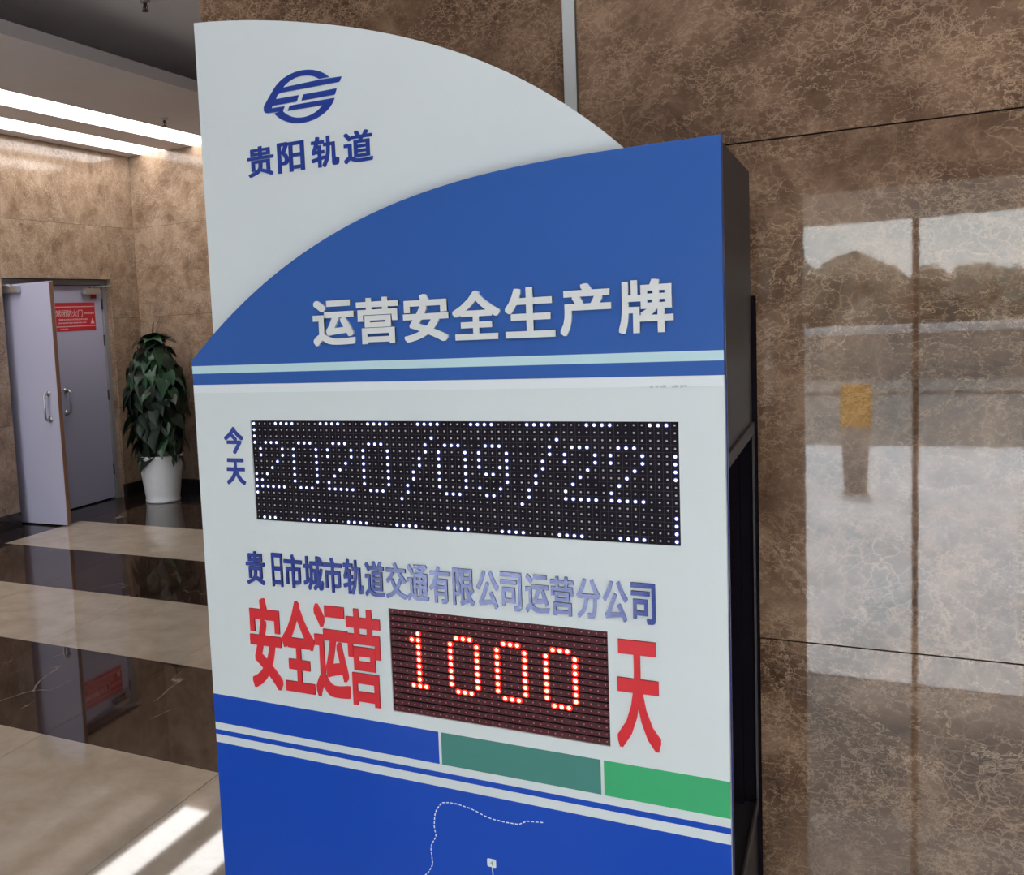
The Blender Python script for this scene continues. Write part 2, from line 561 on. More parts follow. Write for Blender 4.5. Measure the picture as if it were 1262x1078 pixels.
for a, b_ in zip(edges_x, edges_x[1:]):
    if a < 0.5:
        box('border_tile', a + G, b_ - G, 5.76 + G, YB, -0.02, 0.0, M_base, floor)

for a, b_ in ((-4.9, -1.9), (-1.27, 0.10)):
    box('threshold_slab', a + G, b_ - G, -3.1, -2.30 - G, -0.02, 0.0, M_pave, floor)
# ---- marble wall behind the board
wr = box('wall_right', XW0 + 0.012, XR, YW + 0.02, YB + 0.2, -0.02, ZUP + 0.1, M_grout)
tag(wr, kind='structure')
zs = [0.0, 0.19, 1.0205, 1.8435, 2.67, ZUP]
zs_w = [0.0, 0.19, 1.0305, 1.8445, 2.67, ZUP]
xsw = [XW0, 0.414, 1.73, 2.9, XR]
for a, b_ in zip(zs_w, zs_w[1:]):
    for c, d in zip(xsw, xsw[1:]):
        box('marble_slab', c + G, d - G, YW, YW + 0.02, a + G, b_ - G, M_wall, wr)
    box('marble_slab', XW0, XW0 + 0.0115, YW + 0.0205, 1.25, a + G, b_ - G, M_wall, wr)

# ---- left wall with the doorway
DY0, DY1, DZ = 4.56, 5.925, 2.09
wlft = empty('wall_left', (XL, 4, 0), kind='structure')
bm = bmesh.new()
bx(bm, XL - 0.35, XL - 0.02, -3.2, DY0, -0.02, ZUP)
bx(bm, XL - 0.35, XL - 0.02, DY1, YB + 0.3, -0.02, ZUP)
bx(bm, XL - 0.35, XL - 0.02, DY0, DY1, DZ, ZUP)
bx(bm, XL - 0.60, XL - 0.35, DY0 - 0.2, DY1 + 0.2, -0.02, DZ + 0.2)
keep(wlft, bm_obj('wall_core', bm, M_grout))
zl = [0.125, 0.86, 1.72, 2.583, ZC + 0.02]
for a, b_ in zip(zl, zl[1:]):
    ys = [-3.2, -1.2, 0.2, 1.6, 3.0, DY0]
    for c, d in zip(ys, ys[1:]):
        if a < DZ < b_ and d == DY0:
            pass
        keep(wlft, box('marble_slab', XL - 0.02, XL, c + G, d - G, a + G, b_ - G, M_wall_far))
    keep(wlft, box('marble_slab', XL - 0.02, XL, DY1 + G, YB, a + G, b_ - G, M_wall_far))
keep(wlft, box('marble_slab', XL - 0.02, XL, DY0 + G, DY1 - G, DZ, 2.583 - G, M_wall_far))
keep(wlft, box('marble_slab', XL - 0.02, XL, DY0 + G, DY1 - G, 2.583 + G, ZC + 0.02, M_wall_far))
# marble returns of the doorway
keep(wlft, box('reveal_slab', XL - 0.10, XL - 0.02, DY1 - 0.002, DY1 + 0.02, 0.0, DZ, M_wall_far))
keep(wlft, box('reveal_slab', XL - 0.10, XL - 0.02, DY0 - 0.02, DY0 + 0.002, 0.0, DZ, M_wall_far))
for a, b_ in ((-3.2, DY0), (DY1, YB)):
    o = box('baseboard_left', XL - 0.02, XL + 0.012, a, b_ - 0.001, 0.0, 0.125, M_base, None, 0.003)
    tag(o, kind='structure')

# ---- back wall
wb = box('wall_back', XL - 0.35, XW0 + 0.3, YB + 0.02, YB + 0.3, -0.02, ZUP, M_grout)
tag(wb, kind='structure')
xb = [XL, -3.95, -2.6, -1.25, XW0 - 0.01]
zb = [0.125, 0.86, 1.72, 2.583, ZUP - 0.01]
for a, b_ in zip(zb, zb[1:]):
    for c, d in zip(xb, xb[1:]):
        box('marble_slab', c + G, d - G, YB, YB + 0.02, a + G, b_ - G, M_wall_far, wb)
o = box('baseboard_back', XL + 0.012, XW0 - 0.01, YB - 0.012, YB + 0.01, 0.0, 0.125, M_base, None, 0.003)
tag(o, kind='structure')

# ---- right end of the hall
we = box('wall_side', XR, XR + 0.2, -3.2, YB + 0.2, -0.1, ZUP + 0.1, M_wallpaint)
tag(we, kind='structure')

# ---- ceiling: high part over the entrance, lowered soffit along the left wall
ce = box('ceiling', XL - 0.3, XR + 0.2, -3.2, YB + 0.3, ZUP, ZUP + 0.12, M_plaster_up)
tag(ce, kind='structure')
XS = -3.28
S1 = (-4.54, -4.20)
S2 = (-5.155, -4.836)
bm = bmesh.new()
for a, b_ in ((XL, S2[0]), (S2[1], S1[0]), (S1[1], XS)):
    bx(bm, a, b_, -3.1, YB, ZC, ZC + 0.03)
bx(bm, XS - 0.02, XS, -3.1, YB, ZC + 0.03, ZC + 0.082)           # upstand of the lip
bx(bm, XS - 1.30, XS - 1.28, -2.3, YB, ZC + 0.07, ZUP)           # far side of the shadowed slot above it
bx(bm, XL, XS - 1.28, -2.3, YB, ZC + 0.062, ZC + 0.07)
sof = bm_obj('trim_1', bm, M_plaster)
tag(sof, kind='structure')

# ---- entrance wall behind the viewer: thick piers, glazed openings
FT = 0.80
YG = YF - FT                                 # plane of the glazing
WIN = [(-4.9, -1.9, 2.9), (-1.27, 0.10, 2.02), (0.592, 1.90, 2.02), (2.3, 3.3, 2.02)]
YT = YF - 0.16                               # outer face of the thin part of the wall
bm = bmesh.new()
xprev = XL - 0.3
for a, b_, h in WIN:
    yo = YG if a < 0 else YT
    bx(bm, xprev, min(a, 0.3) if a < 1 else a, YT if xprev > 0.2 else YG, YF, -0.02, ZUP)
    if 0 < a < 1:
        bx(bm, 0.3, a, YT, YF, -0.02, ZUP)
    bx(bm, a, b_, yo, YF, h, ZUP)
    xprev = b_
bx(bm, xprev, XR + 0.2, YT, YF, -0.02, ZUP)
wf = bm_obj('wall_front', bm, M_wallpaint)
tag(wf, kind='structure')


def glazed(idx, x0, x1, h, bars, glass):
    w = empty('window_%d' % idx, ((x0 + x1) / 2, YG, 0), kind='structure')
    f = 0.05
    zt = h - 0.19 if h < 2.3 else h - 0.05
    bm = bmesh.new()
    bx(bm, x0, x0 + f * .4, YG - 0.06, YG, 0, h)
    bx(bm, x1 - f * .4, x1, YG - 0.06, YG, 0, h)
    bx(bm, x0, x1, YG - 0.06, YG, zt, h)
    bx(bm, x0, x1, YG - 0.06, YG, -0.02, 0.012)
    for a, b_ in bars:
        bx(bm, a, b_, YG - 0.06, YG, 0.03, zt)
    keep(w, bm_obj('window_frame', bm, M_alu))
    keep(w, box('glass_pane', x0 + .01, x1 - .01, YG - 0.035, YG - 0.029, 0.02, zt + 0.01, glass))
    return w


glazed(1, -4.9, -1.9, 2.9, [(-3.93, -3.87), (-2.93, -2.87)], M_glass)
glazed(2, -1.27, 0.10, 2.02, [(-0.85, -0.81), (-0.40, -0.36)], M_glass_tint)


def entrance(idx, x0, x1, h, mull, glass):
    """glazed entrance set flush with the inner wall face: frame, header panel, mullion, panes"""
    w = empty('window_%d' % idx, ((x0 + x1) / 2, YF, 0), kind='structure')
    bm = bmesh.new()
    bx(bm, x0, x0 + .050, YF - .07, YF + .004, 0, h)
    bx(bm, x1 - .05, x1, YF - .07, YF + .004, 0, h)
    bx(bm, x0 + .05, x1 - .05, YF - .07, YF + .004, h - .03, h)
    keep(w, bm_obj('window_frame', bm, M_alu_light))
    keep(w, box('glowing_header', x0 + .05, x1 - .05, YF - .05, YF - .01, h - .155, h - .03, M_header))
    bm = bmesh.new()
    bx(bm, mull - .010, mull + .010, YF - .05, YF - .002, 0.0, h - .155)
    keep(w, bm_obj('mullion', bm, M_alu))
    keep(w, box('glass_pane', x0 + .05, mull - .010, YF - .035, YF - .029, 0.0, h - .155, glass))
    keep(w, box('glass_pane', mull + .010, x1 - .05, YF - .035, YF - .029, 0.0, h - .155, glass))
    return w


entrance(3, 0.592, 1.90, 2.02, 1.028, M_glass)
entrance(4, 2.3, 3.3, 2.02, 2.8, M_glass_tint)

# ---- outside, seen only mirrored in the polished marble
bm = bmesh.new()
bx(bm, -40, 40, -9.3, YG, -0.35, -0.02)
bx(bm, 0.3, 40, YG, YF, -0.35, -0.001)
bx(bm, 0.3, 40, -9.3, YG, -0.02, -0.001)
pav = bm_obj('ground', bm, M_pave)
tag(pav, kind='structure')
road = box('road', -60, 60, -16, -9.3, -0.40, -0.10, M_road)
tag(road, kind='structure')
g2 = box('far_ground', -80, 80, -70, -16, -0.40, -0.05, M_road)
tag(g2, kind='structure')
# unseen glowing panels added high in the entrance wall to brighten the board
for i, (a, b_) in enumerate(((0.0, 1.6), (1.75, 3.4))):
    w = empty('window_%d' % (5 + i), ((a + b_) / 2, YF, 0), kind='structure')  # holder of an added light panel, not a known window
    bm = bmesh.new()
    bx(bm, a - .04, b_ + .04, YF + .001, YF + .03, 3.04, 3.08)
    bx(bm, a - .04, b_ + .04, YF + .001, YF + .03, 3.56, 3.60)
    bx(bm, a - .04, a, YF + .001, YF + .03, 3.08, 3.56)
    bx(bm, b_, b_ + .04, YF + .001, YF + .03, 3.08, 3.56)
    keep(w, bm_obj('window_frame', bm, M_alu))
    keep(w, box('fill_light_pane', a, b_, YF + .001, YF + .012, 3.08, 3.56, M_fill_pane))
# ================================================================== OBJECTS
# ---- hedge row, low wall and notice stand out in the forecourt
bm = bmesh.new()
rng = random.Random(3)
for i in range(190):
    cx = -16 + 32 * i / 189 + rng.uniform(-.2, .2)
    cy = -24 + rng.uniform(-.6, .6)
    bmesh.ops.create_icosphere(bm, subdivisions=2, radius=rng.uniform(.35, .85),
                               matrix=Matrix.Translation((cx, cy, rng.uniform(.2, 1.75))) @ Matrix.Diagonal((1, 1, 1.15, 1)))
for v in bm.verts:
    v.co += Vector((rng.uniform(-.1, .1), rng.uniform(-.1, .1), rng.uniform(-.12, .12)))
o = bm_obj('hedge', bm, M_hedge)
tag(o, 'long hedge outdoors with haze in its grey-brown colour, mirrored in the polished marble', 'hedge')
bm = bmesh.new()
bx(bm, -14, 14, -19.4, -19.0, -0.05, 0.76)
lw = bm_obj('low_wall', bm, M_stone)
sub_cap = box('wall_cap', -14.05, 14.05, -19.46, -18.94, 0.761, 0.90, M_pave, lw)
tag(lw, 'low grey stone wall outdoors in front of the hedge, mirrored in the marble', 'wall')
ns = empty('notice_stand', (0.86, -6.6, -0.02), 'yellow notice stand on the paving outdoors, mirrored in the marble', 'sign')
keep(ns, box('notice_board', 0.71, 0.92, -6.62, -6.59, 0.52, 0.86, M_yellow))
bm = bmesh.new()
prism(bm, [(0.74, 0.0), (0.89, 0.0), (0.92, 0.52), (0.71, 0.52)], -6.63, -6.585)
bx(bm, 0.72, 0.91, -6.70, -6.51, -0.02, 0.0)
keep(ns, bm_obj('stand_foot', bm, M_stone))

# ================================================================== INFORMATION BOARD
XL0, XR0 = -0.1125, 0.6895
YBK = 0.40
Z_TOP = 1.795
board = empty('information_board', (0.29, 0.2, 0.0),
              'tall blue and white board with date and day-count displays against the marble wall', 'board')


def add(o):
    return keep(board, o)


def sub(parent, o):
    """child of a part; parts sit at -board.location so a sub-part needs no further offset"""
    o.parent = parent
    return o


# arcs
blue_pts = [(-0.1125, 1.545), (-0.1046, 1.5513), (-0.0671, 1.5866), (-0.0194, 1.6242), (0.0297, 1.6577), (0.0919, 1.6927), (0.1511, 1.7213),
            (0.2075, 1.7439), (0.2481, 1.7575), (0.3348, 1.7751), (0.4124, 1.7855), (0.4855, 1.7908), (0.5745, 1.7944), (0.6356, 1.7950), (0.6895, 1.7950)]
pc = np.polyfit([p[0] for p in blue_pts], [p[1] for p in blue_pts], 5)
arc_blue = [(x, float(np.polyval(pc, x))) for x in np.linspace(XL0, XR0, 49)]
white_pts = [(-0.089, 2.083), (-0.0729, 2.0812), (0.0062, 2.0682), (0.0785, 2.0541), (0.1472, 2.0354), (0.2001, 2.0203), (0.2682, 1.996),
             (0.3489, 1.9602), (0.4101, 1.9251), (0.4543, 1.896), (0.4944, 1.8683), (0.5333, 1.8371), (0.5697, 1.800), (0.592, 1.775)]
pw = np.polyfit([p[0] for p in white_pts], [p[1] for p in white_pts], 4)
arc_white = [(x, float(np.polyval(pw, x))) for x in np.linspace(-0.0875, 0.592, 41)]

# rear white panel with the arched top
o = plate('crest_panel', [(-0.0875, 1.50)] + arc_white + [(0.592, 1.60)], [], 0.03, 0.042, M_white)
add(o)
crest = o
o = plate('crest_back', [(-0.084, 1.50)] + [(x - .003, z - .003) for x, z in arc_white] + [(0.589, 1.60)], [], 0.0421, 0.085, M_duct_side)
add(o)

# front face: blue top plate and white lower plate with display cut-outs
o = plate('top_plate', [(XL0, 1.505)] + arc_blue + [(XR0, 1.505)], [], 0.0, 0.012, M_blue)
add(o)
top_plate = o
o = plate('top_plate_rim', [(XL0 - .0004, 1.500)] + [(x, z - .0005) for x, z in arc_blue] + [(XR0 + .001, 1.500)], [], 0.0121, 0.020, M_edge)
add(o)
DP = (-0.0063, 0.6355, 1.2863, 1.4468)     # date display
RP = (0.2198, 0.5407, 1.0038, 1.1638)      # day-count display


def ring(r):
    return [(r[0], r[2]), (r[1], r[2]), (r[1], r[3]), (r[0], r[3])]


o = plate('front_plate', [(XL0, 0.02), (XR0, 0.02), (XR0, 1.5048), (XL0, 1.5048)], [ring(DP), ring(RP)], 0.0, 0.012, M_white)
add(o)
front = o
o = box('front_plate_rim', XR0 - 0.006, XR0 + 0.0015, 0.0121, 0.020, 0.02, 1.5, M_edge)
add(o)
o = box('white_strip', XL0 + 0.0005, XR0 - 0.0005, -0.0008, 0.0, 1.4915, 1.5048, M_white2)
add(o)
add(box('pale_band', XL0, XR0, -0.0006, 0.0, 1.5232, 1.5357, M_pale))
# lower printed bands
BZ = [0.9831, 0.9338, 0.9211, 0.9128, 0.8985]
add(box('colour_band', XL0, 0.2915, -0.0006, 0.0, BZ[1], BZ[0], M_blue_low))
add(box('colour_band', 0.2958, 0.5268, -0.0006, 0.0, BZ[1], BZ[0], M_teal))
add(box('colour_band', 0.5312, XR0, -0.0006, 0.0, BZ[1], BZ[0], M_green))
add(box('thin_blue_band', XL0, XR0, -0.0006, 0.0, BZ[3], BZ[2], M_blue_low))
lowp = add(box('lower_blue_sheet', XL0, XR0, -0.0006, 0.0, 0.06, BZ[4], M_blue_low))
# dashed route line and station marker printed on the lower sheet
dash = [(0.4446, 0.8760), (0.4212, 0.8731), (0.4096, 0.8655), (0.3926, 0.8646), (0.3719, 0.8650), (0.3603, 0.8668), (0.3477, 0.8714), (0.3371, 0.8743),
        (0.3169, 0.8770), (0.3036, 0.8765), (0.2925, 0.8740), (0.2846, 0.8630), (0.2806, 0.8536), (0.2785, 0.8348), (0.2810, 0.8186), (0.2725, 0.8031),
        (0.2717, 0.7944), (0.2726, 0.7873), (0.2735, 0.7729), (0.2663, 0.7588), (0.2560, 0.7480), (0.2450, 0.7250), (0.2300, 0.70)]
bm = bmesh.new()
acc, on = 0.0, True
seg = []
step = 0.0008
prev = Vector((dash[0][0], dash[0][1]))
samples = [prev.copy()]
for p in dash[1:]:
    p = Vector(p)
    n = max(1, int((p - prev).length / step))
    for i in range(1, n + 1):
        samples.append(prev.lerp(p, i / n))
    prev = p
DL, GL = 5, 3
i = 0
while i + DL < len(samples):
    a, b_ = samples[i], samples[i + DL]
    d = (b_ - a).normalized()
    nrm = Vector((-d.y, d.x)) * 0.00075
    prism(bm, [tuple(a - nrm), tuple(b_ - nrm), tuple(b_ + nrm), tuple(a + nrm)], -0.0009, -0.0006)
    i += DL + GL
o = bm_obj('route_line', bm, M_white2)
o['kind'] = 'stuff'
sub(lowp, o)
bm = bmesh.new()
prism(bm, [(0.3598, 0.7925), (0.3612, 0.7910), (0.3718, 0.7910), (0.3732, 0.7925), (0.3732, 0.8020), (0.3718, 0.8035), (0.3612, 0.8035), (0.3598, 0.8020)], -0.0009, -0.0006)
prism(bm, [(0.3666, 0.7911), (0.3680, 0.7700), (0.3692, 0.7700), (0.3678, 0.7911)], -0.0009, -0.0006)
prism(bm, [(0.3480, 0.7715), (0.3560, 0.7735), (0.3560, 0.7720), (0.3480, 0.7700)], -0.0009, -0.0006)
sub(lowp, bm_obj('station_marker', bm, M_white2))
sub(lowp, char('4', 0.3645, 0.3685, 0.7935, 0.8005, -0.00105, -0.0009, M_teal, None, 'station_digit', 0.0))

# worn sticker residue on the white strip
bm = bmesh.new()
for k in range(9):
    x0 = 0.603 + 0.005 * k + rng.uniform(-.001, .001)
    if k == 4: continue
    prism(bm, [(x0, 1.4900 + rng.uniform(-.001, .001)), (x0 + .0035, 1.4905), (x0 + .0045, 1.4930), (x0 + .0005, 1.4935 + rng.uniform(-.0007, .0007))], -0.00105, -0.0008)
M_res = mat('grey_residue', s2l((196, 202, 202)), 0.6, var=0.05, scale=300)
add(bm_obj('sticker_residue', bm, M_res))

# cabinet body
bm = bmesh.new()
cab_arc = [(XL0 + .004, 1.40)] + [(x, z - .004) for x, z in arc_blue if x > 0.57] + [(XR0 - .002, 1.40)]
o = plate('upper_cabinet', [(0.40, 1.40), (0.40, 1.784), (0.5, 1.787), (XR0 - .002, 1.790), (XR0 - .002, 1.40)], [], 0.0855, YBK - 0.02, M_cab)
add(o)
o = plate('upper_cabinet_front', [(XR0 - .10, 1.40), (XR0 - .10, 1.7885), (XR0 - .002, 1.7905), (XR0 - .002, 1.40)], [], 0.0201, 0.0854, M_cab)
add(o)
o = plate('upper_cabinet_body', [(XL0 + .004, 1.40), (XL0 + .004, 1.53), (0.0297, 1.645), (0.2075, 1.73), (0.399, 1.775), (0.399, 1.40)], [], 0.0855, YBK - 0.02, M_cab)
add(o)
add(box('lower_cabinet', XL0 + .004, XR0 - .002, 0.0201, YBK - 0.02, 0.0, 0.775, M_cab))
add(box('back_plate', XL0 + .002, XR0 + .004, YBK - 0.0199, YBK, 0.0, 1.60, M_void))
add(box('inner_recess', XL0 + .02, XR0 - 0.045, 0.0201, YBK - 0.022, 0.776, 1.399, M_void))
# flange framing the side recess
bm = bmesh.new()
bx(bm, XR0 - .0019, XR0 + .001, 0.022, YBK - 0.0205, 1.384, 1.402)
bx(bm, XR0 - .0019, XR0 + .001, 0.022, YBK - 0.0205, 0.768, 0.786)
bx(bm, XR0 - .0019, XR0 + .001, YBK - 0.028, YBK - 0.0205, 0.786, 1.384)
add(bm_obj('side_flange', bm, M_cab_frame))
bm = bmesh.new()
bx(bm, XR0 - .044, XR0 - .0205, YBK - 0.034, YBK - 0.0215, 0.776, 1.399)
add(bm_obj('side_upright', bm, M_void))

# ---- lettering
for ch, x0, x1 in (('贵', -0.0011, 0.0467), ('阳', 0.0540, 0.1015), ('轨', 0.1137, 0.1608), ('道', 0.1688, 0.2165)):
    sub(crest, char(ch, x0, x1, 1.8284, 1.8745, 0.0285, 0.030, M_logo_blue, None, 'character', (0.026, 0.018)))
# round emblem
EC = (0.1035, 1.9375)


def ell(a0, a1, rx, rz, n=24):
    return [(EC[0] + rx * math.cos(math.radians(a0 + (a1 - a0) * i / n)), EC[1] + rz * math.sin(math.radians(a0 + (a1 - a0) * i / n))) for i in range(n + 1)]


bm = bmesh.new()
ye0, ye1 = 0.0285, 0.030
# upper arc, from above the long bar round to the left tip
out = ell(33, 168, 0.0565, 0.0385, 30)
inn = ell(146, 43, 0.0415, 0.0305, 26)
for i in range(30):
    pass


def band(bm, A, B, y0, y1):
    n = min(len(A), len(B))
    for i in range(n - 1):
        prism(bm, [A[i], A[i + 1], B[i + 1], B[i]], y0, y1)


band(bm, ell(33, 150, 0.0565, 0.0385, 28), ell(44, 150, 0.0415, 0.0305, 28), ye0, ye1)
prism(bm, [ell(150, 151, .0565, .0385, 1)[0], (0.0455, 1.9465), (0.0349, 1.9335), (0.0343, 1.9270), (0.0365, 1.9235), (0.0414, 1.9222), (0.0450, 1.9235),
           (0.0500, 1.9322), (0.0560, 1.9400), (0.0600, 1.9470), (0.0675, 1.9500), ell(150, 151, .0415, .0305, 1)[0]], ye0, ye1)
prism(bm, [(0.0690, 1.9560), (0.1309, 1.9572), (0.1713, 1.9558), (0.1674, 1.9488), (0.0650, 1.9492)], ye0 - 0.0003, ye1)
prism(bm, [(0.0560, 1.9410), (0.0974, 1.9405), (0.0934, 1.9322), (0.0480, 1.9322)], ye0 - 0.0004, ye1)
prism(bm, [(0.1055, 1.9402), (0.1622, 1.9402), (0.1586, 1.9318), (0.1018, 1.9318)], ye0, ye1)
prism(bm, [(0.0470, 1.9285), (0.0718, 1.9281), (0.0681, 1.9217), (0.0414, 1.9222)], ye0 - 0.0005, ye1)
prism(bm, [(0.0811, 1.9275), (0.1570, 1.9270), (0.1540, 1.9196), (0.0769, 1.9203)], ye0 - 0.0002, ye1)
band(bm, ell(-16, -153, 0.0565, 0.0385, 28), ell(-30, -150, 0.0415, 0.0305, 28), ye0, ye1)
sub(crest, bm_obj('emblem', bm, M_logo_blue))

for ch, x0, x1 in (('运', 0.1190, 0.1891), ('营', 0.1928, 0.2600), ('安', 0.2670, 0.3358), ('全', 0.3415, 0.4100), ('生', 0.4170, 0.4850), ('产', 0.4915, 0.5575), ('牌', 0.5664, 0.6330)):
    sub(top_plate, char(ch, x0, x1, 1.5605, 1.6280, -0.0045, 0.0, M_letter_white, None, 'character', 0.026))
for ch, x0, x1, z0, z1 in (('今', -0.0579, -0.0213, 1.3929, 1.4364), ('天', -0.0570, -0.0210, 1.3425, 1.3853)):
    sub(front, char(ch, x0, x1, z0, z1, -0.0015, 0.0, M_letter_blue, None, 'character', 0.026))
for ch, x0, x1 in (('贵', -0.0298, 0.0054), ('日', 0.0190, 0.0385), ('市', 0.0420, 0.0745), ('城', 0.0772, 0.1121), ('市', 0.1127, 0.1450), ('轨', 0.1473, 0.1812),
                   ('道', 0.1841, 0.2163), ('交', 0.2187, 0.2520), ('通', 0.2531, 0.2870), ('有', 0.2889, 0.3203), ('限', 0.3245, 0.3570), ('公', 0.3606, 0.3925),
                   ('司', 0.3952, 0.4257), ('运', 0.4311, 0.4641), ('营', 0.4660, 0.4976), ('分', 0.5015, 0.5330), ('公', 0.5364, 0.5683), ('司', 0.5724, 0.6030)):
    sub(front, char(ch, x0, x1, 1.1800, 1.2345, -0.003, 0.0, M_letter_blue, None, 'character', (0.024, 0.016)))
for ch, x0, x1, z0, z1 in (('安', -0.0305, 0.0287, 1.0075, 1.1580), ('全', 0.0306, 0.0891, 1.0100, 1.1594), ('运', 0.0897, 0.1496, 1.0090, 1.1590), ('营', 0.1473, 0.2050, 1.0050, 1.1577),
                           ('天', 0.5510, 0.6065, 1.0070, 1.1561)):
    sub(front, char(ch, x0, x1, z0, z1, -0.0025, 0.0, M_letter_red, None, 'character', (0.034, 0.019)))

# ---- LED displays
lit = set()
for c in (0,):
    lit |= {(0, r) for r in (0, 1, 2, 3, 8, 9, 10, 11)}
for s in range(4, 60, 8):
    lit |= {(s + k, 0) for k in range(4)}
lit |= {(60, 0), (61, 0), (62, 0)}
lit |= {(1, 15), (2, 15), (3, 15)}
for s in range(8, 60, 8):
    lit |= {(s + k, 15) for k in range(4)}
lit |= {(63, r) for r in (4, 5, 6, 7, 12, 13, 14, 15)}


def two(c):
    return {(c + 1, 3), (c + 2, 3), (c + 3, 3), (c, 4), (c + 4, 4), (c, 5), (c + 4, 5), (c + 3, 6), (c + 2, 7), (c + 1, 8), (c, 9)} | {(c + k, 10) for k in range(5)}


def zero(c, t=3, h=8):
    return {(c + k, t) for k in (1, 2, 3)} | {(c + k, t + h - 1) for k in (1, 2, 3)} | {(c, r) for r in range(t + 1, t + h - 1)} | {(c + 4, r) for r in range(t + 1, t + h - 1)}


def slash(c):
    return {(c + 5, 2), (c + 4, 3), (c + 4, 4), (c + 3, 5), (c + 3, 6), (c + 2, 7), (c + 2, 8), (c + 1, 9), (c + 1, 10), (c, 11)}


lit |= two(1) | zero(7) | two(13) | zero(19) | slash(25) | zero(31) | slash(43) | two(49) | two(55)
lit |= {(38, 3), (39, 3), (40, 3), (37, 4), (41, 4), (37, 5), (41, 5), (37, 6), (40, 6), (41, 6), (38, 7), (39, 7), (41, 7), (41, 8), (37, 9), (40, 9), (38, 10), (39, 10)}
lit_red = {(4, r) for r in range(3, 12)} | {(3, 4), (3, 11), (5, 11)} | zero(9, 3, 9) | zero(16, 3, 9) | zero(23, 3, 9)


def disc(bm, x, z, r, y, segs=8, dome=0.0):
    vs = [bm.verts.new((x + r * math.cos(2 * math.pi * k / segs), y, z + r * math.sin(2 * math.pi * k / segs))) for k in range(segs)]
    if dome:
        v2 = [bm.verts.new((x + .6 * r * math.cos(2 * math.pi * k / segs), y - dome * .75, z + .6 * r * math.sin(2 * math.pi * k / segs))) for k in range(segs)]
        for k in range(segs):
            j = (k + 1) % segs
            bm.faces.new((vs[k], vs[j], v2[j], v2[k]))
        vs = v2
    bm.faces.new(vs)


def display(name, rect, cols, litset, mask, off_m, on_m, halo_m, r_on, r_halo, r_off, modules, louvre):
    d = empty(name)
    keep(board, d)
    x0, x1, z0, z1 = rect
    yf = 0.003
    px = (x1 - x0) / cols
    pz = (z1 - z0) / 16
    w = (x1 - x0) / modules
    for k in range(modules):
        sub(d, box('led_module', x0 + k * w + (.0004 if k else -0.002), x0 + (k + 1) * w - (.0004 if k < modules - 1 else -.002), yf, 0.02, z0 - .002, z1 + .002, mask))
    bo, br, bf = bmesh.new(), bmesh.new(), bmesh.new()
    for c in range(cols):
        for r in range(16):
            x = x0 + (c + .5) * px
            z = z1 - (r + .5) * pz
            if (c, r) in litset:
                disc(bo, x, z, r_on, yf - 0.0012, 10, 0.0012)
                disc(br, x, z, r_halo, yf - 0.0004, 12, 0.0006)
            else:
                disc(bf, x, z, r_off, yf - 0.0004, 6, 0.0006)
    for b_, n, m in ((bo, 'lit_led', on_m), (br, 'lit_led_halo', halo_m), (bf, 'unlit_led', off_m)):
        bmesh.ops.recalc_face_normals(b_, faces=b_.faces)
        o = bm_obj(n, b_, m)
        o['kind'] = 'stuff'
        sub(d, o)
    bm = bmesh.new()
    if louvre:
        for r in range(1, 16):
            z = z1 - r * pz
            bx(bm, x0 + .001, x1 - .001, yf - 0.0018, yf, z - 0.0006, z + 0.0006)
        o = bm_obj('rain_louvre', bm, M_void)
    else:
        for r in range(1, 16):
            z = z1 - r * pz
            bx(bm, x0 + .001, x1 - .001, yf - 0.0002, yf, z - 0.00015, z + 0.00015)
        for c in range(1, cols):
            x = x0 + c * px
            bx(bm, x - .00015, x + .00015, yf - 0.00025, yf, z0 + .001, z1 - .001)
        o = bm_obj('mask_grid', bm, M_grid)
    o['kind'] = 'stuff'
    sub(d, o)
    return d


M_grid = mat('grey_mask_line', (0.045, 0.04, 0.05), 0.5, var=0.1)
display('date_display', DP, 64, lit, M_led_black, M_led_off, M_led_white, M_led_white_halo, 0.0019, 0.0031, 0.0014, 2, False)
display('day_count_display', RP, 32, lit_red, M_led_maroon, M_led_off_red, M_led_red, M_led_red_halo, 0.0028, 0.0049, 0.0011, 1, True)

# ================================================================== WALL DUCT above the board
dt = empty('cable_duct', (0.40, YW, 1.80), 'slim silver grey cable duct running up the marble wall behind the board', 'cable duct')
keep(dt, box('duct_cover', 0.396, 0.4165, YW - 0.018, YW - 0.0155, 1.50, ZUP, M_duct))
keep(dt, box('duct_channel', 0.3965, 0.4160, YW - 0.0154, YW - 0.0002, 1.50, ZUP, M_duct_side))

# ================================================================== DOORWAY
dr = empty('door_1', (XL, 5.24, 0), kind='structure')
XD = -5.385
# frame
bm = bmesh.new()
bx(bm, XD - 0.06, XD + 0.02, DY1 - 0.055, DY1 - 0.003, 0.0, DZ - 0.002)
bx(bm, XD - 0.06, XD + 0.02, DY0 + 0.003, DY0 + 0.05, 0.0, DZ - 0.002)
bx(bm, XD - 0.06, XD + 0.02, DY0 + 0.05, DY1 - 0.055, DZ - 0.05, DZ - 0.002)
keep(dr, bm_obj('door_frame', bm, M_frame))
# closed right leaf
leaf = keep(dr, box('closed_leaf', XD - 0.045, XD, 5.235, DY1 - 0.058, 0.012, DZ - 0.055, M_door, None, 0.002))
# open left leaf, swung at a right angle into the hall
oleaf = keep(dr, box('open_leaf', -5.46, -4.882, 4.663, 4.707, 0.012, DZ - 0.055, M_door, None, 0.002))
sub(oleaf, box('leaf_edge', -4.8815, -4.878, 4.664, 4.706, 0.014, DZ - 0.06, M_wood_edge))


